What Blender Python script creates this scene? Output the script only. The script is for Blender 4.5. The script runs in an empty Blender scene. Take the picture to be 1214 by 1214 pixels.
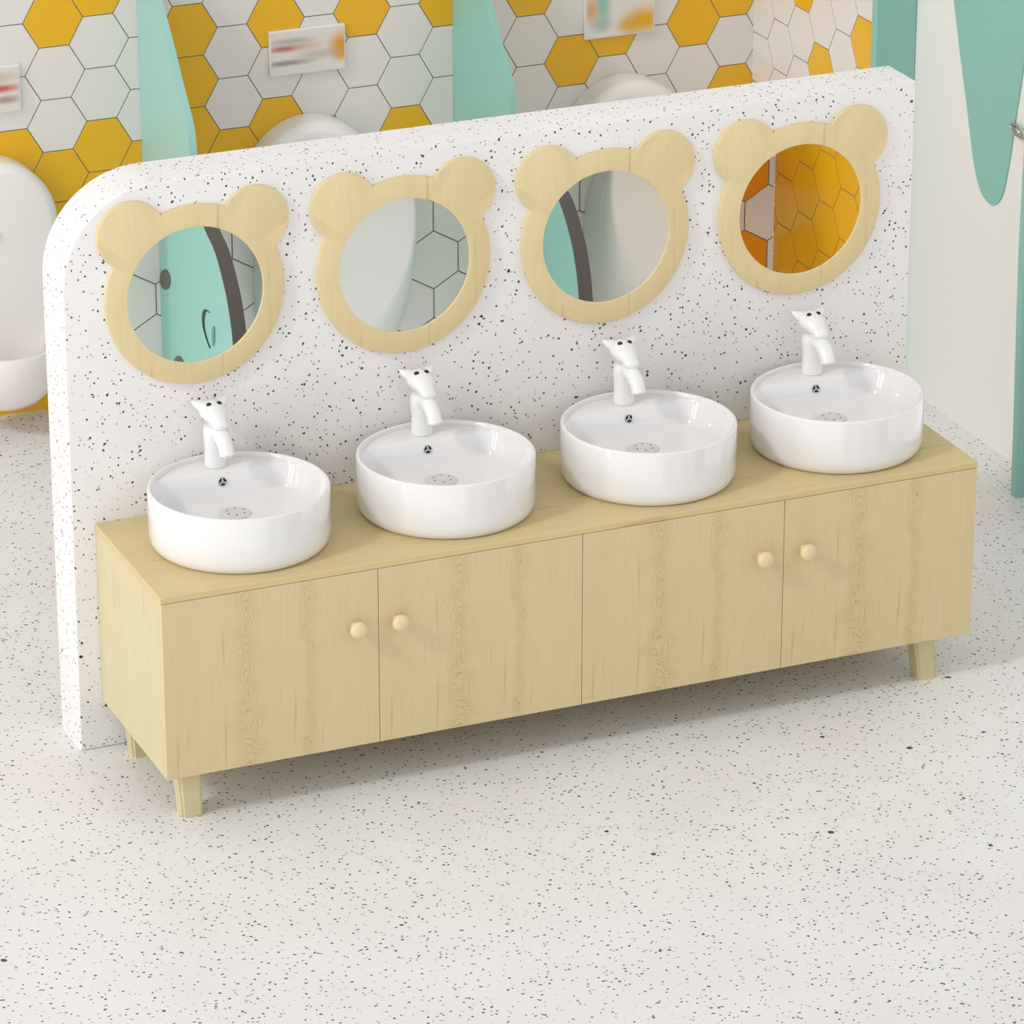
import bpy, bmesh, math, random
from mathutils import Vector, Matrix
random.seed(7)
S = bpy.context.scene
COL = S.collection
PI = math.pi

# ------------------------------------------------------------------ helpers
def srgb(r, g, b):
    f = lambda c: (c/255/12.92) if c/255 <= .04045 else ((c/255+.055)/1.055)**2.4
    return (f(r), f(g), f(b), 1)

def new_mat(name, rgb, rough=.5, metal=0, coat=0, spec=.5):
    m = bpy.data.materials.new(name); m.use_nodes = True
    b = m.node_tree.nodes['Principled BSDF']
    b.inputs['Base Color'].default_value = srgb(*rgb)
    b.inputs['Roughness'].default_value = rough
    b.inputs['Metallic'].default_value = metal
    b.inputs['Coat Weight'].default_value = coat
    b.inputs['Coat Roughness'].default_value = .05
    b.inputs['Specular IOR Level'].default_value = spec
    return m

class NT:
    def __init__(s, m):
        s.m = m; s.t = m.node_tree; s.b = s.t.nodes['Principled BSDF']
    def n(s, kind, **kw):
        x = s.t.nodes.new(kind)
        for k, v in kw.items(): setattr(x, k, v)
        return x
    def l(s, a, b): s.t.links.new(a, b)
    def val(s, node, sock, v): node.inputs[sock].default_value = v
    def math(s, op, a, b=None, c=None):
        x = s.n('ShaderNodeMath', operation=op)
        for i, v in enumerate((a, b, c)):
            if v is None: continue
            if isinstance(v, (int, float)): x.inputs[i].default_value = v
            else: s.l(v, x.inputs[i])
        return x.outputs[0]
    def mix(s, fac, a, b):
        x = s.n('ShaderNodeMix', data_type='RGBA')
        for sock, v in ((x.inputs[0], fac), (x.inputs[6], a), (x.inputs[7], b)):
            if isinstance(v, (int, float, tuple)): sock.default_value = v
            else: s.l(v, sock)
        return x.outputs[2]
    def ramp(s, fac, stops):
        x = s.n('ShaderNodeValToRGB'); e = x.color_ramp.elements
        while len(e) < len(stops): e.new(.5)
        for i, (p, c) in enumerate(stops): e[i].position = p; e[i].color = c
        s.l(fac, x.inputs[0]); return x.outputs[0]

def terrazzo(name, base, chip_gain=1., rough=.35, density=1., zoom=1.):
    m = new_mat(name, base, rough); q = NT(m)
    tc = q.n('ShaderNodeTexCoord')
    nz = q.n('ShaderNodeTexNoise'); q.val(nz, 'Scale', 160.); q.val(nz, 'Detail', 1.); q.l(tc.outputs['Object'], nz.inputs['Vector'])
    off = q.n('ShaderNodeVectorMath', operation='MULTIPLY_ADD')
    q.l(nz.outputs['Color'], off.inputs[0]); off.inputs[1].default_value = (.006,)*3; q.l(tc.outputs['Object'], off.inputs[2])
    soft = q.n('ShaderNodeTexNoise'); q.val(soft, 'Scale', 3.); q.l(tc.outputs['Object'], soft.inputs['Vector'])
    b = base
    col = q.ramp(soft.outputs['Fac'], [(.3, srgb(b[0]-5, b[1]-6, b[2]-6)), (.7, srgb(*b))])
    #   scale, radius (cell units), share of cells, colours
    layers = [(70, .24, .42*density, [(128, 124, 120), (172, 167, 160), (105, 102, 102)]),
              (80, .26, .66*density, [(30, 28, 32), (62, 60, 64), (46, 44, 56)]),
              (52, .21, .50*density, [(16, 16, 22), (34, 32, 44), (50, 48, 52)]),
              (17, .125, .20*density, [(22, 20, 74), (18, 18, 28), (34, 32, 84)])]
    for k, (sc, rad, share, cols) in enumerate(layers):
        mp = q.n('ShaderNodeMapping'); mp.inputs['Location'].default_value = (k*3.7+.3, k*1.9, k*2.3)
        mp.inputs['Rotation'].default_value = (.4+k, .7*k, .5*k); mp.inputs['Scale'].default_value = (1, 1.0 if k % 2 else 1.5, 1)
        q.l(off.outputs[0], mp.inputs['Vector'])
        v = q.n('ShaderNodeTexVoronoi'); q.val(v, 'Scale', float(sc)*zoom); q.l(mp.outputs[0], v.inputs['Vector'])
        sep = q.n('ShaderNodeSeparateColor'); q.l(v.outputs['Color'], sep.inputs[0])
        on = q.math('LESS_THAN', sep.outputs[0], share)
        r = q.math('MULTIPLY_ADD', sep.outputs[1], rad*.5, rad*.5)
        d = q.math('SUBTRACT', r, v.outputs['Distance'])
        edge = q.math('MULTIPLY', d, 40.)
        edge.node.use_clamp = True
        fac = q.math('MULTIPLY', q.math('MULTIPLY', on, edge), (.72, .95, .95, 1.)[k]*chip_gain)
        cc = q.ramp(sep.outputs[2], [(0, srgb(*cols[0])), (.4, srgb(*cols[1])), (.8, srgb(*cols[2]))])
        cc.node.color_ramp.interpolation = 'CONSTANT'
        col = q.mix(fac, col, cc)
    q.l(col, q.b.inputs['Base Color'])
    return m

def wood(name, axis, light=(214, 196, 148), dark=(196, 172, 120), off=(0, 0, 0), cath=1.):
    """pale maple; grain runs along axis (0 x, 1 y, 2 z)"""
    m = new_mat(name, light, .45); q = NT(m)
    tc = q.n('ShaderNodeTexCoord')
    mp = q.n('ShaderNodeMapping'); sc = [1., 1., 1.]; sc[axis] = .09
    mp.inputs['Scale'].default_value = sc; mp.inputs['Location'].default_value = off
    q.l(tc.outputs['Object'], mp.inputs['Vector'])
    def noise(scale, detail, dist=0., vec=mp.outputs[0]):
        n = q.n('ShaderNodeTexNoise'); q.val(n, 'Scale', scale); q.val(n, 'Detail', detail); q.val(n, 'Distortion', dist)
        q.l(vec, n.inputs['Vector']); return n.outputs['Fac']
    broad = noise(9., 2.)
    fine = noise(110., 3., .4)
    base = q.mix(broad, srgb(*dark), srgb(*light))
    col = q.mix(q.math('MULTIPLY', q.math('SUBTRACT', fine, .45), .8), base, srgb(dark[0]-12, dark[1]-16, dark[2]-20))
    if cath:
        # flame figure: stacked arches inside a narrow column, plus a wavy streak beside it
        sp = q.n('ShaderNodeSeparateXYZ'); q.l(tc.outputs['Object'], sp.inputs[0])
        gx, gz = sp.outputs[0], sp.outputs[2]
        wob = noise(14., 2., 0., tc.outputs['Object'])
        wob2 = noise(45., 2., 0., tc.outputs['Object'])
        for xc, hw, freq, st in ((.195, .030, 300., .6), (.345, .016, 420., .5)):
            dx = q.math('SUBTRACT', gx, q.math('MULTIPLY_ADD', wob, .09, xc-.045))
            dx2 = q.math('MULTIPLY', dx, dx)
            ph = q.math('ADD', gz, q.math('MULTIPLY', q.math('SQRT', q.math('ADD', dx2, .00003)), 3.2))
            ph = q.math('MULTIPLY_ADD', wob2, .035, ph)
            ln = q.math('SINE', q.math('MULTIPLY', ph, freq))
            ln = q.ramp(ln, [(.35, (0, 0, 0, 1)), (.95, (1, 1, 1, 1))])
            mk = q.math('POWER', 2.718, q.math('MULTIPLY', dx2, -1/(hw*hw)))
            col = q.mix(q.math('MULTIPLY', q.math('MULTIPLY', ln, mk), st*cath), col, srgb(180, 156, 106))
            col = q.mix(q.math('MULTIPLY', mk, .22*cath), col, srgb(192, 170, 120))
    # thin dark cracks
    cr = noise(60., 0., .2)
    crack = q.ramp(cr, [(.0, (0, 0, 0, 1)), (.73, (0, 0, 0, 1)), (.80, (1, 1, 1, 1))])
    col = q.mix(q.math('MULTIPLY', crack, .3), col, srgb(165, 132, 84))
    q.l(col, q.b.inputs['Base Color'])
    bp = q.n('ShaderNodeBump'); q.val(bp, 'Strength', .05); q.val(bp, 'Distance', .002); q.l(fine, bp.inputs['Height'])
    q.l(bp.outputs[0], q.b.inputs['Normal'])
    return m

M = {}
M['terr_wall'] = terrazzo('terrazzo_partition', (230, 228, 226), 1., .35, .85)
M['terr_floor'] = terrazzo('terrazzo_floor', (229, 227, 225), .95, .4, 1., .84)
M['wood_v'] = wood('maple_vertical', 2, (214, 198, 156), (204, 186, 140), cath=1.25)
M['wood_side'] = wood('maple_side', 2, (209, 197, 158), (201, 187, 147), (3, 2, 1), 0.)
M['wood_h'] = wood('maple_horizontal', 0, (212, 193, 144), (202, 180, 128), (1, 4, 2), 0.)
M['wood_frame'] = wood('maple_frame', 2, (220, 203, 158), (211, 191, 143), (5, 1, 2), 0.)
M['wood_knob'] = wood('maple_knob', 1, (226, 208, 168), (220, 200, 158), (2, 2, 2), 0.)
M['ceramic'] = new_mat('white_glazed_ceramic', (227, 225, 224), .1, coat=.8)
M['ceramic2'] = new_mat('white_urinal_ceramic', (238, 233, 230), .18, coat=.4)
M['white_enamel'] = new_mat('white_enamel', (229, 228, 227), .22, coat=.4)
M['chrome'] = new_mat('chrome', (205, 205, 205), .18, 1)
M['steel'] = new_mat('satin_steel', (222, 220, 218), .35, .45)
M['black'] = new_mat('black_gloss', (18, 18, 18), .25)
M['hole'] = new_mat('dark_opening', (30, 28, 26), .7)
M['mirror'] = new_mat('mirror_glass', (242, 244, 242), .0, 1)
M['tile_white'] = new_mat('tile_white', (226, 220, 215), .2)
M['tile_yellow'] = new_mat('tile_yellow', (232, 178, 34), .22)
M['tile_orange'] = new_mat('tile_orange', (236, 174, 20), .2)
M['tile_amber'] = new_mat('tile_amber', (232, 146, 16), .2)
M['grout'] = new_mat('grout', (124, 116, 108), .8)
M['grout_tan'] = new_mat('grout_tan', (178, 132, 70), .8)
M['teal'] = new_mat('teal_lacquer', (138, 190, 178), .4)
M['teal_soft'] = new_mat('teal_soft_lacquer', (152, 198, 190), .4)
M['teal_dark'] = new_mat('dark_teal_paint', (84, 146, 132), .5)
M['charcoal_and_shade'] = new_mat('charcoal_shaded_edge', (92, 84, 82), .5)  # dark eyes; on the divider edges this colour stands in for shade
M['paint'] = new_mat('white_wall_paint', (232, 229, 223), .6)
M['plaster'] = new_mat('pale_plaster', (205, 203, 196), .7)

# ---- bmesh shapes
def finish(name, bm, mat, parent=None, smooth=None, recalc=True):
    if recalc: bmesh.ops.recalc_face_normals(bm, faces=bm.faces[:])
    me = bpy.data.meshes.new(name); bm.to_mesh(me); bm.free()
    mats = mat if isinstance(mat, (list, tuple)) else [mat]
    for m in mats: me.materials.append(M[m])
    if smooth is not None:
        me.shade_smooth()
        me.set_sharp_from_angle(angle=math.radians(smooth))
    o = bpy.data.objects.new(name, me); COL.objects.link(o)
    if parent: o.parent = parent
    return o

def box(bm, lo, hi, bevel=0., seg=2):
    r = bmesh.ops.create_cube(bm, size=1.)
    vs = r['verts']
    for v in vs:
        v.co = Vector([lo[i] + (v.co[i]+.5)*(hi[i]-lo[i]) for i in range(3)])
    if bevel:
        es = list({e for v in vs for e in v.link_edges})
        bmesh.ops.bevel(bm, geom=es, offset=bevel, segments=seg, affect='EDGES', profile=.5)
    return vs

def prism(bm, pts, fn, t0, t1, bevel=0., seg=2):
    """closed outline pts (2d) -> fn(a,b,t) ; extruded t0..t1; bevel on the t1 rim by insetting"""
    n = len(pts)
    area = sum(pts[i][0]*pts[(i+1) % n][1]-pts[(i+1) % n][0]*pts[i][1] for i in range(n))
    sgn = 1 if area > 0 else -1
    def inset(d):
        out = []
        for i in range(n):
            a, b, c = Vector(pts[i-1]), Vector(pts[i]), Vector(pts[(i+1) % n])
            e1 = (b-a).normalized(); e2 = (c-b).normalized()
            n1 = Vector((-e1.y, e1.x))*sgn; n2 = Vector((-e2.y, e2.x))*sgn
            k = (n1+n2); L = k.length
            k = k/L if L > 1e-6 else n1
            out.append(b + k*d/max(.35, k.dot(n1)))
        return out
    rings = [(0, t0)]
    sg = 1 if t1 > t0 else -1
    if bevel:
        for i in range(seg+1):
            a = i/seg*PI/2
            rings.append((bevel*(1-math.cos(a)), t1-sg*bevel*(1-math.sin(a))))
    else: rings.append((0, t1))
    R = []
    for d, t in rings:
        pp = inset(d) if d else pts
        R.append([bm.verts.new(fn(p[0], p[1], t)) for p in pp])
    for A, B in zip(R, R[1:]):
        for i in range(n): bm.faces.new((A[i], A[(i+1) % n], B[(i+1) % n], B[i]))
    bm.faces.new(R[0][::-1]); bm.faces.new(R[-1])

def rings_mesh(bm, rings, close0=True, close1=True):
    R = [[bm.verts.new(p) for p in r] for r in rings]
    n = len(R[0])
    for A, B in zip(R, R[1:]):
        for i in range(n): bm.faces.new((A[i], A[(i+1) % n], B[(i+1) % n], B[i]))
    if close0: bm.faces.new(R[0][::-1])
    if close1: bm.faces.new(R[-1])

def lathe(bm, prof, n=48, M4=None):
    rings = []
    for r, z in prof:
        ring = [Vector((r*math.cos(2*PI*i/n), r*math.sin(2*PI*i/n), z)) for i in range(n)]
        if M4: ring = [M4 @ v for v in ring]
        rings.append(ring)
    rings_mesh(bm, rings)

def tube(bm, path, radii, n=16, squash=None):
    """sweep along a path; squash=(kx,ky) scales the section"""
    rings = []
    P = [Vector(p) for p in path]
    for i, p in enumerate(P):
        t = (P[min(i+1, len(P)-1)]-P[max(i-1, 0)]).normalized()
        side = Vector((1, 0, 0)) if abs(t.x) < .9 else Vector((0, 1, 0))
        u = (side - t*side.dot(t)).normalized(); w = t.cross(u)
        r = radii[i] if isinstance(radii, (list, tuple)) else radii
        k = squash[i] if squash else (1, 1)
        rings.append([p + u*math.cos(2*PI*j/n)*r*k[0] + w*math.sin(2*PI*j/n)*r*k[1] for j in range(n)])
    rings_mesh(bm, rings)

def spline(pts, n=8):
    """Catmull-Rom through 2d/3d points"""
    out = []
    P = [Vector(p) for p in pts]; P = [P[0]*2-P[1]] + P + [P[-1]*2-P[-2]]
    for i in range(1, len(P)-2):
        for k in range(n):
            t = k/n; a, b, c, d = P[i-1], P[i], P[i+1], P[i+2]
            out.append(.5*((2*b)+(c-a)*t+(2*a-5*b+4*c-d)*t*t+(3*b-a-3*c+d)*t**3))
    out.append(P[-2]); return out

def thing(name, label, cat, loc=(0, 0, 0), rz=0, group=None):
    o = bpy.data.objects.new(name, None); COL.objects.link(o); o.empty_display_size = .1
    o.location = loc; o.rotation_euler = (0, 0, rz)
    return tag(o, label, cat, group)
def tag(o, label, cat, group=None):
    o['label'] = label; o['category'] = cat
    if group: o['group'] = group
    return o
def struct(o, label=None):
    o['kind'] = 'structure'
    if label: o['label'] = label; 
    return o
def kids(o): return [c for c in bpy.data.objects if c.parent == o]
def copy_tree(o, parent=None):
    c = o.copy(); COL.objects.link(c)
    if parent: c.parent = parent
    for k in kids(o): copy_tree(k, c)
    return c
def copy_thing(o, loc, label):
    c = copy_tree(o); c.location = loc; c['label'] = label; return c

# ------------------------------------------------------------------ camera
cam = bpy.data.cameras.new('camera'); co = bpy.data.objects.new('camera', cam); COL.objects.link(co)
cam.sensor_width = 36; cam.lens = 36*5173.06/1214; cam.clip_end = 100; cam.clip_start = .1
yaw, pit = math.radians(23.1126), math.radians(22.7724)
fw = Vector((math.sin(yaw)*math.cos(pit), math.cos(yaw)*math.cos(pit), -math.sin(pit)))
rt = Vector((math.cos(yaw), -math.sin(yaw), 0)); up = rt.cross(fw)
co.matrix_world = Matrix(((rt.x, up.x, -fw.x, -2.7396), (rt.y, up.y, -fw.y, -8.3959), (rt.z, up.z, -fw.z, 4.4706), (0, 0, 0, 1)))
S.camera = co

YP = .463          # front face of the partition
TH = .144          # its thickness
H = .57            # worktop height
L = 2.047; W = .463

# ------------------------------------------------------------------ setting
def floor_slab():
    bm = bmesh.new(); box(bm, (-2.2, -1.62, -.12), (3.6, 2.75, 0)); return bm
struct(finish('floor', floor_slab(), 'terr_floor'))
bm = bmesh.new(); box(bm, (.2, -2.9, -1.42), (3.6, -1.62, -1.3))
struct(finish('floor_lower_added', bm, 'terr_floor'))  # unseen lower level, added so the mirrors can reflect the opposite walls

H3 = math.sqrt(3)/2
def clip(poly, lo, hi):
    for ax in (0, 1):
        for lim, sg in ((lo[ax], 1), (hi[ax], -1)):
            out = []
            for i in range(len(poly)):
                a, b = poly[i-1], poly[i]
                ia, ib = (a[ax]-lim)*sg >= 0, (b[ax]-lim)*sg >= 0
                if ia != ib:
                    t = (lim-a[ax])/(b[ax]-a[ax]); out.append((a[0]+t*(b[0]-a[0]), a[1]+t*(b[1]-a[1])))
                if ib: out.append(b)
            poly = out
            if len(poly) < 3: return []
    return poly

def hex_wall(name, fn, lo, hi, org, s, pick, pointy=False, thick=.06, gap=.0015, mats=('tile_white', 'tile_yellow', 'grout', 'tile_orange')):
    """tiled wall: u,w in the wall plane, fn(u,w,h) -> world, h outwards. pick(c,z)-> material slot"""
    bm = bmesh.new()
    cs = [fn(lo[0], lo[1], -thick), fn(hi[0], lo[1], -thick), fn(hi[0], hi[1], -thick), fn(lo[0], hi[1], -thick)]
    fs = [fn(lo[0], lo[1], -.0012), fn(hi[0], lo[1], -.0012), fn(hi[0], hi[1], -.0012), fn(lo[0], hi[1], -.0012)]
    rings_mesh(bm, [[Vector(c) for c in cs], [Vector(c) for c in fs]])
    for f in bm.faces: f.material_index = 2
    du = 1.5*s if not pointy else H3*s
    n0 = int((lo[0]-org[0])/du)-2; n1 = int((hi[0]-org[0])/du)+2
    dz = H3*s if not pointy else 1.5*s
    z0 = int((lo[1]-org[1])/dz)-2; z1 = int((hi[1]-org[1])/dz)+2
    for c in range(n0, n1+1):
        for z in range(z0, z1+1):
            if (c+z) % 2: continue
            cu, cw = org[0]+c*du, org[1]+z*dz
            r = s-gap/H3
            a0 = 0 if not pointy else PI/6
            poly = [(cu+r*math.cos(a0+k*PI/3), cw+r*math.sin(a0+k*PI/3)) for k in range(6)]
            poly = clip(poly, lo, hi)
            if len(poly) < 3: continue
            A = [bm.verts.new(fn(p[0], p[1], -.0012)) for p in poly]
            B = [bm.verts.new(fn(p[0], p[1], 0)) for p in poly]
            mi = pick(c, z)
            n = len(A)
            for i in range(n):
                f = bm.faces.new((A[i], A[(i+1) % n], B[(i+1) % n], B[i])); f.material_index = mi
            f = bm.faces.new(B); f.material_index = mi
    return finish(name, bm, list(mats))

# back wall (plane y = 2.598), flat-top hexagons
YEL = {(0, 2), (1, 3), (1, -3), (0, -4), (-1, -3), (2, -4), (3, 1), (3, -1), (3, -3), (4, -4), (5, 1), (5, -3), (7, 1), (8, -4),
       (9, 1), (11, 1), (12, -2), (13, -1), (15, -1), (16, 0), (16, -4), (2, -6), (1, -5), (0, -6), (1, -9), (0, -10), (-1, -9), (2, -10), (1, -11), (0, -12), (1, -7), (0, -8)}
def pick_back(c, z):
    if (c, z) in YEL: return 1
    if z > 3 or z < -4: return 1 if random.random() < .4 else 0
    return 0
BS = .0855
hex_wall('wall_back', lambda u, w, h: (u, 2.598-h, w), (-1.6, 0), (2.717, 2.3), (.599, .973), .0855, pick_back)
# hexagons on the side wall (plane x = 2.717); u runs towards the camera
YS = {(7, 3), (10, 0), (16, 2)}
def pick_side(c, z):
    if (3*c+1, z+1) in YS: return 1
    if z > 3 or z < -2: return 1 if random.random() < .35 else 0
    return 0
hex_wall('wall_side', lambda u, w, h: (2.717-h, 2.592-u, w), (-.006, 0), (.74, 2.3), (.04275, .845+H3*.0855), .0855, pick_side)
for n in ('wall_back', 'wall_side'): struct(bpy.data.objects[n])
# plain white wall with icing drip
bm = bmesh.new(); box(bm, (2.83, .72, 0), (2.93, 2.66, 2.3)); struct(finish('wall_right', bm, 'paint'))
bm = bmesh.new(); box(bm, (2.705, 1.818, 0), (2.829, 1.848, 2.3), .003)
struct(finish('trim_1', bm, 'teal'))
# opposite tiled walls; the sunken strip below them is added for the mirror reflections
RS = .09509
def pick_op(c, z):
    return 3 if (c, z) in {(13, 1), (13, -1), (13, 3), (13, -3)} else 0
YO = 2*YP-3.463
hex_wall('wall_front', lambda u, w, h: (u, YO+h, w), (.9, -1.3), (3.223, 1.0), (2.05, -.043), RS, pick_op, True, gap=.0022, mats=('tile_white', 'tile_yellow', 'grout', 'tile_amber'))
hex_wall('wall_front_side', lambda u, w, h: (3.223-h, -2.508+u, w), (-.0285, -1.3), (.95, 1.0), (RS/2, .096+H3*RS), RS, lambda c, z: 1, gap=.0024, mats=('tile_white', 'tile_orange', 'grout_tan', 'tile_orange'))
for n in ('wall_front', 'wall_front_side'): struct(bpy.data.objects[n])

# ------------------------------------------------------------------ terrazzo partition
def partition():
    R = .235; x0, x1, zt = -.055, 2.096, 1.372
    pts = [(x0, 0)]
    for i in range(25):
        a = PI - i/24*PI/2
        pts.append((x0+R+R*math.cos(a), zt-R+R*math.sin(a)))
    pts += [(x1, zt), (x1, 0)]
    bm = bmesh.new()
    prism(bm, pts, lambda a, b, t: Vector((a, t, b)), YP+TH, YP, .006, 3)
    return bm
o = finish('partition_wall', partition(), 'terr_wall', None, 35)
tag(o, 'white speckled terrazzo partition with rounded left corner standing behind the wooden sink cabinet', 'partition')

# ------------------------------------------------------------------ cabinet
cab = thing('sink_cabinet', 'long pale maple cabinet on short legs holding the four round basins', 'cabinet', (0, 0, 0))
hb = .1229
bm = bmesh.new(); box(bm, (.0015, .018, hb+.001), (L-.0015, W-.002, H-.0165), .001, 1); finish('carcass', bm, 'wood_side', cab)
bm = bmesh.new(); box(bm, (0, 0, H-.016), (L, W-.001, H), .002, 2); finish('worktop', bm, 'wood_h', cab)
seams = [0.001, .516, 1.0205, 1.537, L-.001]
kx = [.458, .560, 1.477, 1.589]
for i in range(4):
    bm = bmesh.new(); a, b = seams[i]+.0007, seams[i+1]-.0007
    box(bm, (0, 0, 0), (b-a, .0165, H-.0168-hb), .001, 2)
    d = finish('door', bm, 'wood_v', cab); d.location = (a, 0, hb)
    bm = bmesh.new()
    Mk = Matrix.Rotation(PI/2, 4, 'X')
    lathe(bm, [(.0, 0), (.009, 0), (.0085, .006), (.0085, .012), (.013, .0145), (.0185, .019), (.0205, .025), (.0195, .031), (.015, .0355), (.008, .0375), (0.0005, .038)], 32, Mk)
    k = finish('knob', bm, 'wood_knob', d, 80); k.location = (kx[i]-a, 0.0, .423-hb)
for (x, y) in ((.074, .062), (1.957, .062), (.070, .402), (1.957, .402)):
    bm = bmesh.new(); t, f_ = .0275, .0245
    dx = -.006 if x < 1 else -.016
    P = [[Vector((x+sx*r+ (dx if k else 0), y+sy*r, z)) for sx, sy in ((-1, -1), (1, -1), (1, 1), (-1, 1))] for k, r, z in ((0, f_, 0), (1, t, hb+.001))]
    rings_mesh(bm, P)
    bmesh.ops.bevel(bm, geom=[e for e in bm.edges if abs(e.verts[0].co.z-e.verts[1].co.z) > .05], offset=.006, segments=3, affect='EDGES')
    finish('leg', bm, 'wood_side', cab, 40)

# ------------------------------------------------------------------ basin
def basin_mesh():
    N = 128; r = .2075; h = .137; ch = .120
    ri = r-.010
    bm = bmesh.new()
    def circ(rad, z): return [Vector((rad*math.cos(2*PI*i/N), rad*math.sin(2*PI*i/N), z)) for i in range(N)]
    def dee(ri_, c, z, k=18):
        out = []
        for i in range(N):
            a = 2*PI*i/N; s = math.sin(a)
            A = ri_; B = c/s if s > 1e-3 else 1e3
            # smooth minimum of circle and chord
            R_ = (A**-k + min(B, 1e2)**-k)**(-1/k)
            out.append(Vector((R_*math.cos(a), R_*math.sin(a), z)))
        return out
    rings = [circ(r-.016, 0.0), circ(r-.0125, .0008), circ(r-.0085, .004), circ(r-.004, .010), circ(r-.0012, .019), circ(r, .032), circ(r, h-.004), circ(r-.0012, h-.0013), circ(r-.004, h), circ(r-.006, h), circ(r-.0088, h-.0012), circ(ri, h-.004),
             circ(ri-.0005, h-.009), dee(ri-.001, 9, h-.0115), dee(ri-.0015, ch+.004, h-.0125), dee(ri-.002, ch+.0005, h-.0140), dee(ri-.0035, ch-.003, h-.018), dee(ri-.013, ch-.0095, .093), dee(ri-.020, ch-.0145, .0755), dee(ri-.028, ch-.022, .0665), dee(ri-.040, ch-.032, .0615),
             dee(ri-.06, ch-.046, .0595), dee(ri-.1, ch-.068, .058), circ(.04, .0568), circ(.015, .0565)]
    rings_mesh(bm, rings)
    return bm
basin = thing('wash_basin', '', 'basin', group='round ceramic basins on the cabinet')
finish('basin_bowl', basin_mesh(), 'ceramic', basin, 50)
DY = .024
bm = bmesh.new(); lathe(bm, [(.0001, .0555), (.035, .0555), (.0355, .0590), (.031, .0605), (.012, .0625), (.0002, .063)], 40)
for v in bm.verts: v.co.y += DY
dr = finish('drain', bm, 'steel', basin, 40)
for k in range(6):
    a = k*PI/3+.3
    bm = bmesh.new(); lathe(bm, [(.0001, .0585), (.0019, .0585), (.0019, .0621), (.0001, .0622)], 12, Matrix.Translation((.021*math.cos(a), DY+.021*math.sin(a), 0)))
    finish('drain_hole', bm, 'hole', dr)
# overflow: chrome ring with a three-spoke cap, on the flat rear wall of the bowl
tilt = math.radians(75)
Mo = Matrix.Translation((0, .1122, .1015)) @ Matrix.Rotation(tilt, 4, 'X')
bm = bmesh.new(); lathe(bm, [(.0085, -.004), (.0108, -.004), (.0112, .0012), (.0108, .0020), (.0098, .0022), (.0088, .0016), (.0085, .0005)], 32, Mo)
# open ring: drop the two end caps
for f in [f for f in bm.faces if len(f.verts) > 8]: bm.faces.remove(f)
ov = finish('overflow_ring', bm, 'chrome', basin, 40)
bm = bmesh.new(); lathe(bm, [(.0001, -.003), (.0084, -.003), (.0084, .0004), (.0001, .0004)], 24, Mo); finish('overflow_opening', bm, 'hole', ov)
bm = bmesh.new()
for k in range(3):
    a = PI/2 + k*2*PI/3
    d = Vector((math.cos(a), math.sin(a), 0)); n_ = Vector((-d.y, d.x, 0))
    P = [Vector((0, 0, .0012))-d*.001, d*.0086]
    rings_mesh(bm, [[Mo @ (p + n_*sx*w + Vector((0, 0, .0004+tz))) for sx, tz in ((-1, 0), (1, 0), (1, .0014), (-1, .0014))] for p, w in ((-d*.0005, .0026), (d*.0086, .0009))])
finish('overflow_cap', bm, 'chrome', ov)

SX_ = [(.274, .240), (.780, .239), (1.292, .233), (1.788, .234)]
bl = ['leftmost round white basin, by the free rounded end of the partition', 'second round white basin from the left end of the cabinet',
      'third round white basin from the left end, directly under the mirror showing a white curve', 'rightmost round white basin, next to the right end of the cabinet']
bl[2] = 'third round white basin from the left end of the cabinet'
for i, (x, y) in enumerate(SX_):
    if i == 0: basin.location = (x, y, H); basin['label'] = bl[0]
    else: copy_thing(basin, (x, y, H), bl[i])

# ------------------------------------------------------------------ animal-shaped faucet
fau = thing('faucet', '', 'faucet', group='animal-shaped taps on the basins')
bm = bmesh.new()
lathe(bm, [(.0001, 0), (.0262, 0), (.0265, .003), (.0255, .006), (.0248, .03), (.0250, .055), (.0266, .072), (.0266, .088), (.0235, .098), (.012, .102), (.0001, .1025)], 40)
fb = finish('faucet_body', bm, 'white_enamel', fau, 50)
bm = bmesh.new()
pth = spline([(0, .004, .074), (0, -.020, .086), (0, -.044, .087), (0, -.064, .078), (0, -.078, .064), (0, -.084, .052)], 5)
n = len(pth)
rad = [.0205 - .0035*i/(n-1) + (.0008 if i > n-4 else 0) for i in range(n)]
tube(bm, pth, rad, 24)
sp = finish('spout', bm, 'white_enamel', fau, 50)
e = Vector(pth[-1]); t = (Vector(pth[-1])-Vector(pth[-3])).normalized()
bm = bmesh.new(); Ma = Matrix.Translation(e) @ t.to_track_quat('Z', 'Y').to_matrix().to_4x4()
lathe(bm, [(.0001, -.002), (.0125, -.002), (.0128, .003), (.010, .0035), (.0001, .0035)], 24, Ma); finish('aerator', bm, 'white_enamel', sp, 40)
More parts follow.
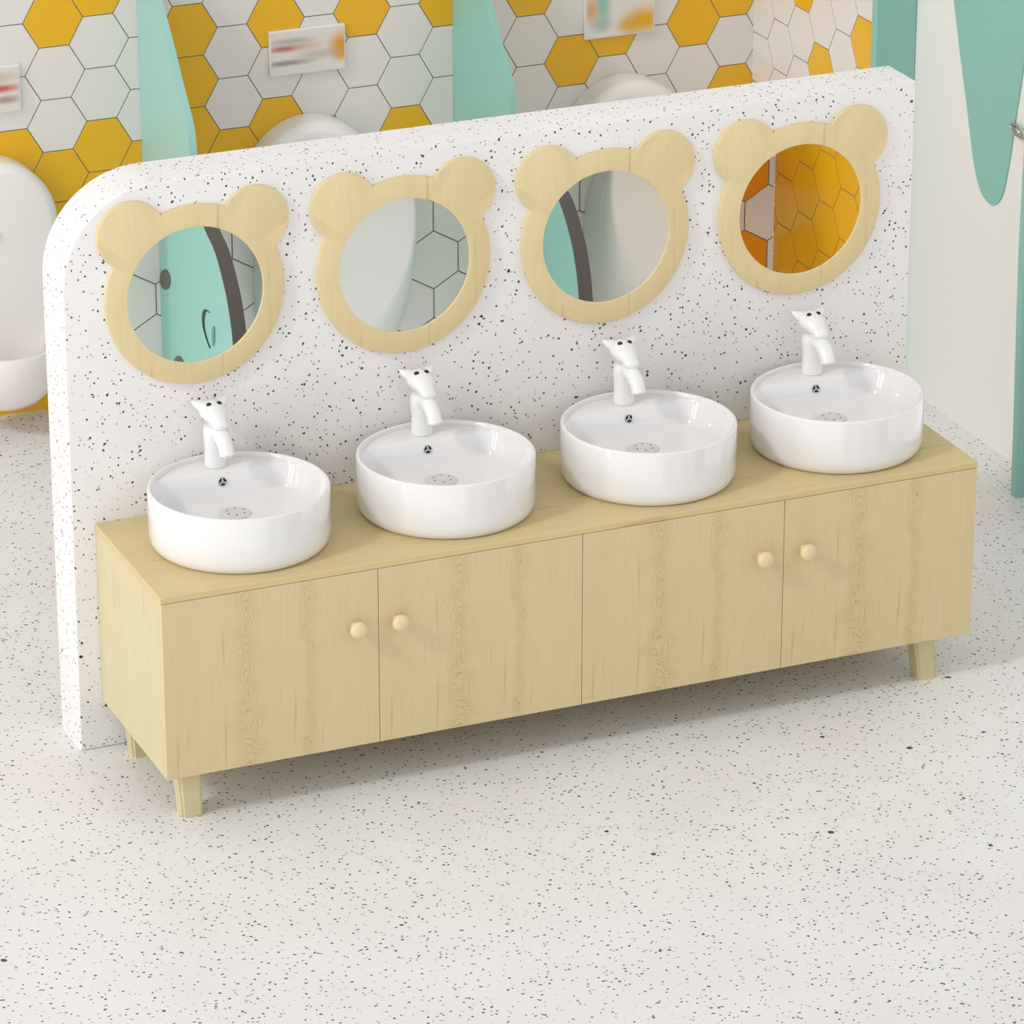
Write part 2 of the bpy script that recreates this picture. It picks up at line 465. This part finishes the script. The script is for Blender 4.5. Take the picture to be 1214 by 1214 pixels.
# head: a swept, flattened form from nape to muzzle
bm = bmesh.new()
pth = [(0, .034, .132), (0, .031, .132), (0, .020, .131), (0, .006, .129), (0, -.008, .1255), (0, -.021, .121), (0, -.033, .1155), (0, -.044, .1105), (0, -.051, .107), (0, -.055, .105)]
rad = [.008, .020, .0295, .0310, .0290, .0235, .0190, .0175, .0145, .005]
sq = [(1, .8), (1.05, .8), (1.08, .82), (1.05, .82), (1., .8), (1., .82), (1.0, .8), (1.08, .72), (1.05, .7), (1, .7)]
tube(bm, pth, rad, 28, sq)
hd = finish('head_handle', bm, 'white_enamel', fau, 60)
for s in (-1, 1):
    bm = bmesh.new()
    tube(bm, [(s*.010, .018, .134), (s*.020, .021, .139), (s*.030, .025, .143), (s*.039, .030, .1485), (s*.043, .0325, .152)], [.015, .0155, .0115, .0055, .001], 16, [(1, .7)]*5)
    finish('ear', bm, 'white_enamel', hd, 60)
    bm = bmesh.new(); bmesh.ops.create_uvsphere(bm, u_segments=20, v_segments=12, radius=.0062)
    bmesh.ops.transform(bm, matrix=Matrix.Translation((s*.0118, -.0005, .1495)) @ Matrix.Diagonal((1.1, 1, .8, 1)), verts=bm.verts[:])
    finish('eye', bm, 'black', hd, 60)
bm = bmesh.new(); lathe(bm, [(.0001, .098), (.0165, .098), (.0165, .116), (.0001, .117)], 24); finish('neck', bm, 'steel', fau, 40)
fl = ['white animal-head tap on the leftmost basin', 'white animal-head tap on the second basin from the left', 'white animal-head tap on the third basin from the left', 'white animal-head tap on the rightmost basin']
for i, (x, y) in enumerate(SX_):
    p = (x+.001+.004*i, y+.160, H+.1256)
    if i == 0: fau.location = p; fau['label'] = fl[0]
    else: copy_thing(fau, p, fl[i])

# ------------------------------------------------------------------ bear-shaped mirrors
def bear_outline(N=240):
    Rh, re, ex, ez = .2145, .081, .1475, .160
    out = []
    for i in range(N):
        a = 2*PI*i/N; d = (math.cos(a), math.sin(a)); best = Rh
        for sx in (-1, 1):
            cx, cz = sx*ex, ez
            b = d[0]*cx+d[1]*cz; c = cx*cx+cz*cz-re*re; D = b*b-c
            if D > 0: best = max(best, b+math.sqrt(D))
        out.append((best*d[0], best*d[1]))
    return out
def frame_mesh(ri=.1625, t=.012):
    bm = bmesh.new(); O = bear_outline(); N = len(O)
    I = [(ri*math.cos(2*PI*i/N), ri*math.sin(2*PI*i/N)) for i in range(N)]
    bv = .002
    def sh(p, d):
        r = math.hypot(*p); return (p[0]*(1+d/r), p[1]*(1+d/r))
    rings = [[(p[0], 0, p[1]) for p in O], [(p[0], -(t-bv), p[1]) for p in O]]
    q = [sh(p, -bv*.35) for p in O]; rings.append([(p[0], -(t-bv*.3), p[1]) for p in q])
    q = [sh(p, -bv) for p in O]; rings.append([(p[0], -t, p[1]) for p in q])
    q = [sh(p, bv*.6) for p in I]; rings.append([(p[0], -t, p[1]) for p in q])
    rings.append([(p[0], -(t-bv*.6), p[1]) for p in I]); rings.append([(p[0], -.0, p[1]) for p in I])
    R = [[bm.verts.new(p) for p in r] for r in rings]
    for A, B in zip(R, R[1:]+R[:1]):
        for i in range(N): bm.faces.new((A[i], A[(i+1) % N], B[(i+1) % N], B[i]))
    return bm
mir = thing('bear_mirror', '', 'mirror', group='bear-shaped mirrors on the partition')
finish('frame', frame_mesh(), 'wood_frame', mir, 30)
bm = bmesh.new(); lathe(bm, [(.0001, 0), (.1624, 0), (.1624, .009), (.0001, .009)], 96, Matrix.Rotation(PI/2, 4, 'X'))
finish('mirror_glass', bm, 'mirror', mir)
ml = ['leftmost bear-head mirror in a pale wood frame, showing a turquoise panel with a smiling face',
      'second bear-head mirror from the left, showing a white curved fixture beside grey-white tiles',
      'third bear-head mirror from the left, showing a pale rounded fixture and a dark stripe',
      'rightmost bear-head mirror in a pale wood frame, showing bright orange hexagon tiles']
for i in range(4):
    p = (.257+.5104*i, YP, 1.0945)
    if i == 0: mir.location = p; mir['label'] = ml[0]
    else: copy_thing(mir, p, ml[i])

# ------------------------------------------------------------------ urinals and dividers
def oval(r, z0, z1, n=28):
    pts = []
    for i in range(n+1):
        a = i/n*PI; pts.append((r*math.cos(a), z1-r+r*math.sin(a)))
    for i in range(n+1):
        a = PI+i/n*PI; pts.append((r*math.cos(a), z0+r+r*math.sin(a)))
    return pts
def urinal(label, X, Y, sgn, r, z0, z1, D, lip, depth, group):
    """hung on a wall at Y, projecting towards -sgn*y"""
    u = thing('urinal', label, 'urinal', (X, Y, 0), 0, group)
    bm = bmesh.new()
    O = oval(r, z0+.05, z1)
    prism(bm, O, lambda a, b, t: Vector((a, -sgn*t, b)), 0.001, D, .035, 6)
    bp_ = finish('back_plate', bm, 'ceramic2', u, 50)
    # bowl: hollow scoop lofted from its foot up to the lip
    bm = bmesh.new(); n = 40; hgt = lip-z0
    rings = []
    def scoop(k, z, base=D-.02):
        rr = (r*.93)*k; dd = (depth-base)*k
        half = [Vector((rr*math.cos(PI*i/n), -sgn*(base+dd*math.sin(PI*i/n)), z)) for i in range(n+1)]
        return half + [Vector((-rr*.5, -sgn*(base-.012), z)), Vector((rr*.5, -sgn*(base-.012), z))]
    for s_ in (0, .1, .25, .45, .65, .85, 1.):
        k = .35+.65*math.sin(s_*PI/2)**.8
        rings.append(scoop(k, z0+hgt*(1-math.cos(s_*PI/2)) if s_ < 1 else lip))
    rings.append(scoop(.985, lip+.006)); rings.append(scoop(.93, lip+.007)); rings.append(scoop(.90, lip+.001))
    rings.append(scoop(.82, lip-.05)); rings.append(scoop(.6, lip-.10)); rings.append(scoop(.3, lip-.12))
    rings_mesh(bm, rings)
    finish('bowl', bm, 'ceramic2', u, 50)
    bm = bmesh.new()
    lathe(bm, [(.0001, 0), (.016, 0), (.016, .004), (.012, .007), (.0001, .008)], 24, Matrix.Translation((0, -sgn*(D-.001), (z1+lip)/2+.05)) @ Matrix.Rotation(sgn*PI/2, 4, 'X'))
    finish('water_inlet', bm, 'ceramic2', bp_, 40)
    return u
ub = ['white oval wall urinal at the far left beside the partition end, its bowl in view',
      'white urinal top behind the partition, between the two turquoise dividers',
      'white urinal top behind the partition, right of both turquoise dividers']
for i in range(3):
    urinal(ub[i], (.378, 1.325, 2.297)[i], 2.598, 1, .190, .085, .768, .10, .262, .29, 'wall urinals behind the partition')

def divider(name, label, X, Y, sgn, prof, thick, m1, m2, loc_z=0, group=None, top=None):
    """slab standing off a wall at Y; prof = [(distance from wall, z)...] from top to bottom"""
    u = thing(name, label, 'divider', (X, Y, 0), 0, group)
    pts = [tuple(v) for v in spline(prof, 6)]
    poly = [(0.001, pts[0][1])] + [(max(p[0], .002), p[1]) for p in pts] + [(0.001, pts[-1][1])]
    bm = bmesh.new()
    prism(bm, poly, lambda a, b, t: Vector((t, -sgn*a, b)), 0, thick)
    finish('panel', bm, m1, u)
    # edge strip following the curved rim
    bm = bmesh.new(); e = .0025; A = []
    for p in pts:
        A.append([Vector((x, -sgn*(max(p[0], .002)+d), p[1])) for x, d in ((-.0006, -.004), (-.0006, e), (thick+.0006, e), (thick+.0006, -.004))])
    rings_mesh(bm, A)
    finish('edge_strip', bm, m2, u)
    return u
pb = [(.002, 1.34), (.07, 1.275), (.16, 1.185), (.245, 1.092), (.32, .995), (.385, .918), (.408, .86), (.41, .78), (.39, .6), (.33, .42), (.25, .32), (.1, .28), (.002, .28)]
divider('urinal_divider', 'curved turquoise divider on the tiled back wall, left of the middle urinal', .839, 2.598, 1, pb, .020, 'teal_soft', 'teal_soft', group='turquoise urinal dividers')
divider('urinal_divider', 'curved turquoise divider on the tiled back wall, right of the middle urinal', 1.770, 2.598, 1, pb, .020, 'teal', 'teal', group='turquoise urinal dividers')

# row on the opposite wall, seen in the mirrors
pf = [(.002, .60), (.12, .56), (.28, .44), (.425, .322), (.52, .272), (.598, .184), (.634, .113), (.656, .036), (.665, -.06), (.65, -.25), (.55, -.45), (.3, -.6), (.002, -.62)]
fr = divider('face_divider', 'turquoise face panel with edge coloured dark for shade, seen inside the leftmost bear mirror', 1.158, YO, -1, pf, .042, 'teal', 'charcoal_and_shade')
divider('plain_divider', 'turquoise panel with edge coloured dark for shade, seen at the left of the third bear mirror', 2.251, YO, -1, pf, .042, 'teal', 'charcoal_and_shade')
face = fr
def disc_on(name, cy, cz, ry, rz_, rot, mat, t=.003):
    bm = bmesh.new(); N = 32; pts = []
    for i in range(N):
        a = 2*PI*i/N; y, z = ry*math.cos(a), rz_*math.sin(a)
        pts.append((cy+y*math.cos(rot)-z*math.sin(rot), cz+y*math.sin(rot)+z*math.cos(rot)))
    prism(bm, pts, lambda a, b, tt: Vector((tt, a, b)), 0.0, -t)
    return finish(name, bm, mat, face)
# local y = distance from the opposite wall (3.463 - unfolded y)
eye = disc_on('eye', .055, .036, .052, .030, .45, 'charcoal_and_shade')
disc_on('eye', .165, -.205, .050, .032, .3, 'charcoal_and_shade')
disc_on('freckle', .487, .004, .011, .032, -.15, 'teal_dark')
bm = bmesh.new()
mo = spline([(.452, .066), (.418, .060), (.398, .030), (.402, -.002), (.425, -.028), (.452, -.046)], 5)
nm = len(mo)
A = [[Vector((x, m[0]+dy*(1.25-abs(i/(nm-1)-.3)), m[1])) for x, dy in ((0, -.007), (-.003, -.007), (-.003, .007), (0, .007))] for i, m in enumerate(mo)]
rings_mesh(bm, A); finish('mouth', bm, 'black', face)
uf = ['white oval fixture seen inside the second bear mirror', 'white oval fixture filling most of the third bear mirror']
def oval_fixture(label, X, Y, sgn):
    u = thing('urinal', label, 'urinal', (X, Y, 0), 0, 'fixtures seen in the mirrors')
    N = 96
    def ell(a, b, cz, t): return [Vector((a*math.cos(2*PI*i/N), -sgn*t, cz+b*math.sin(2*PI*i/N))) for i in range(N)]
    bm = bmesh.new()
    rings_mesh(bm, [ell(.245, .40, -.05, .001), ell(.245, .39, -.03, .05), ell(.242, .37, .02, .10), ell(.235, .36, .10, .145), ell(.228, .35, .155, .163), ell(.222, .345, .17, .169), ell(.215, .338, .17, .17)])
    finish('body', bm, 'ceramic2', u, 50)
    bm = bmesh.new()
    lathe(bm, [(.0001, 0), (.02, 0), (.02, .005), (.014, .008), (.0001, .009)], 24, Matrix.Translation((0, -sgn*.1695, .27)) @ Matrix.Rotation(sgn*PI/2, 4, 'X'))
    finish('water_inlet', bm, 'ceramic2', u, 40)
for i in range(2): oval_fixture(uf[i], 1.70+1.10*i, YO, -1)

# ------------------------------------------------------------------ small pictures above the urinals
def board(label, x0, x1, z0, z1, mat):
    t = thing('picture_board', label, 'sign', ((x0+x1)/2, 2.5975, z0), 0, 'small boards above the urinals')
    bm = bmesh.new(); box(bm, (-(x1-x0)/2, -.011, 0), ((x1-x0)/2, 0, z1-z0), .0015, 2); finish('board', bm, 'paint', t)
    bm = bmesh.new(); w = (x1-x0)/2-.004; box(bm, (-w, -.0122, .004), (w, -.0108, z1-z0-.004)); finish('print', bm, mat, t)
def print_mat(name, base, blobs):
    """blurred colour fields: (colour, x, z, rx, rz, strength)"""
    m = new_mat(name, base, .35); q = NT(m); tc = q.n('ShaderNodeTexCoord'); col = srgb(*base)
    for c, x, z, rx, rz_, st in blobs:
        mp = q.n('ShaderNodeMapping'); mp.vector_type = 'POINT'
        mp.inputs['Scale'].default_value = (1/rx, 0, 1/rz_); mp.inputs['Location'].default_value = (-x/rx, 0, -z/rz_)
        q.l(tc.outputs['Object'], mp.inputs['Vector'])
        ln = q.n('ShaderNodeVectorMath', operation='LENGTH'); q.l(mp.outputs[0], ln.inputs[0])
        f = q.ramp(ln.outputs['Value'], [(.25, (st,)*3+(1,)), (1., (0, 0, 0, 1))])
        col = q.mix(f, col, srgb(*c))
    q.l(col, q.b.inputs['Base Color']); M[name] = m
print_mat('print_a', (226, 218, 212), [((196, 96, 92), -.07, .078, .075, .014, .9), ((216, 160, 120), 0, .08, .06, .02, .5), ((222, 158, 40), .100, .072, .050, .050, 1.), ((222, 158, 40), .100, .05, .04, .03, .9), ((170, 172, 165), -.05, .098, .09, .014, .8), ((150, 142, 136), -.06, .036, .10, .012, .9), ((190, 178, 168), .03, .052, .09, .02, .7)])
print_mat('print_b', (226, 222, 218), [((222, 172, 40), .075, .040, .085, .055, 1.), ((222, 172, 40), .03, .03, .05, .035, .9), ((222, 172, 40), .10, .125, .03, .03, 1.), ((140, 190, 176), -.055, .10, .035, .09, .9), ((222, 165, 110), -.09, .085, .03, .05, .9), ((160, 176, 172), -.06, .04, .05, .03, .6), ((120, 118, 116), .0, .13, .05, .01, .8)])
print_mat('print_c', (222, 212, 204), [((200, 90, 98), .05, .068, .09, .016, 1.), ((190, 168, 150), .02, .10, .12, .022, .7), ((160, 130, 124), .07, .036, .06, .016, .8)])
board('small landscape board of blurred pink, grey and yellow bands, above the middle urinal', 1.217, 1.442, .888, 1.018, 'print_a')
board('small board with yellow and turquoise patches, above the right urinal', 2.174, 2.394, .884, 1.062, 'print_b')
board('small board with a pink band, cut off by the left edge above the left urinal', .27, .496, .882, 1.012, 'print_c')

# ------------------------------------------------------------------ right side: drip, hook, end panel
lft = [(1.93, 2.0), (1.80, 1.72), (1.70, 1.45), (1.609, 1.187), (1.565, 1.058), (1.510, .907), (1.464, .775), (1.424, .710), (1.385, .688), (1.345, .688), (1.302, .728), (1.274, .823), (1.249, .959), (1.225, 1.087), (1.19, 1.3), (1.13, 1.6), (1.05, 2.0)]
bm = bmesh.new(); prism(bm, [tuple(v) for v in spline(lft, 6)], lambda a, b, t: Vector((2.8298-t, a, b)), 0, .004)
tag(finish('drip_panel', bm, 'teal'), 'turquoise icing-drip shape hanging down the white right wall', 'wall decoration')
t = thing('wall_hook', 'small metal ring hook on the white wall beside the turquoise drip', 'hook', (2.83, 1.205, .934))
bm = bmesh.new(); lathe(bm, [(.0001, 0), (.012, 0), (.012, .004), (.008, .008), (.0001, .008)], 24, Matrix.Rotation(-PI/2, 4, 'Y')); finish('wall_plate', bm, 'chrome', t, 40)
bm = bmesh.new(); N = 40; R = []
for i in range(N):
    a = 2*PI*i/N; c = Vector((-.014, .012+.040*math.cos(a), .002+.013*math.sin(a)+.004*math.cos(a)))
    rd = Vector((0, math.cos(a), math.sin(a)))
    R.append([bm.verts.new(c + rd*.004*math.cos(b) + Vector((.004*math.sin(b), 0, 0))) for b in [2*PI*j/10 for j in range(10)]])
for i in range(N):
    A, B = R[i], R[(i+1) % N]
    for j in range(10): bm.faces.new((A[j], A[(j+1) % 10], B[(j+1) % 10], B[j]))
finish('ring', bm, 'chrome', t, 60)
bm = bmesh.new(); tube(bm, [(-.006, 0, 0), (-.014, .0, .001), (-.016, .02, .003), (-.014, .044, .005)], [.005, .005, .004, .003], 12); finish('bar', bm, 'chrome', t, 60)
# panel standing square to the white wall
bm = bmesh.new()
pr = [(2.829, 0.0), (2.713, 0.0), (2.710, .22), (2.705, .46), (2.701, .69), (2.703, 1.0), (2.715, 1.4), (2.74, 1.7), (2.78, 1.9), (2.829, 2.0)]
prism(bm, pr, lambda a, b, t: Vector((a, t, b)), .985, .958, .0015, 2)
tag(finish('end_panel', bm, 'teal'), 'narrow turquoise panel edge reaching the floor at the far right edge of the picture', 'divider')

# ------------------------------------------------------------------ light
w = bpy.data.worlds.new('world'); S.world = w; w.use_nodes = True
bg = w.node_tree.nodes['Background']; bg.inputs['Color'].default_value = (.985, .992, 1, 1)
# bright surroundings at window height, dimmer overhead
wt = w.node_tree; tcw = wt.nodes.new('ShaderNodeTexCoord'); sx = wt.nodes.new('ShaderNodeSeparateXYZ'); mr = wt.nodes.new('ShaderNodeMapRange')
wt.links.new(tcw.outputs['Generated'], sx.inputs[0]); wt.links.new(sx.outputs[2], mr.inputs['Value'])
mr.inputs['From Min'].default_value = .15; mr.inputs['From Max'].default_value = .9; mr.inputs['To Min'].default_value = 1.20; mr.inputs['To Max'].default_value = .78
wt.links.new(mr.outputs[0], bg.inputs['Strength'])
sun = bpy.data.lights.new('sun', 'SUN'); sun.energy = .92; sun.angle = math.radians(7); sun.color = (1, .985, .96)
so = bpy.data.objects.new('sun', sun); COL.objects.link(so)
el = math.radians(38); az = math.radians(17)
d = Vector((math.cos(az)*math.cos(el), math.sin(az)*math.cos(el), -math.sin(el)))
so.rotation_euler = d.to_track_quat('-Z', 'Y').to_euler(); so.location = (-4, -2, 5)
# daylight through a tall two-pane window on the left
for k, y in enumerate((-.95, .25)):
    al = bpy.data.lights.new('window_light', 'AREA'); al.shape = 'RECTANGLE'; al.size = .5; al.size_y = 2.4; al.energy = 17
    ao = bpy.data.objects.new('window_light', al); COL.objects.link(ao)
    ao.matrix_world = Matrix.Translation((-3.6, y, 1.5)) @ Vector((1, .12, -.08)).to_track_quat('-Z', 'Y').to_matrix().to_4x4()

vs = S.view_settings
S.display_settings.display_device = 'sRGB'
vs.view_transform = 'Standard'; vs.look = 'None'; vs.gamma = 1; vs.use_curve_mapping = False; vs.exposure = 0.0
S.cycles.max_bounces = 10; S.cycles.use_denoising = True
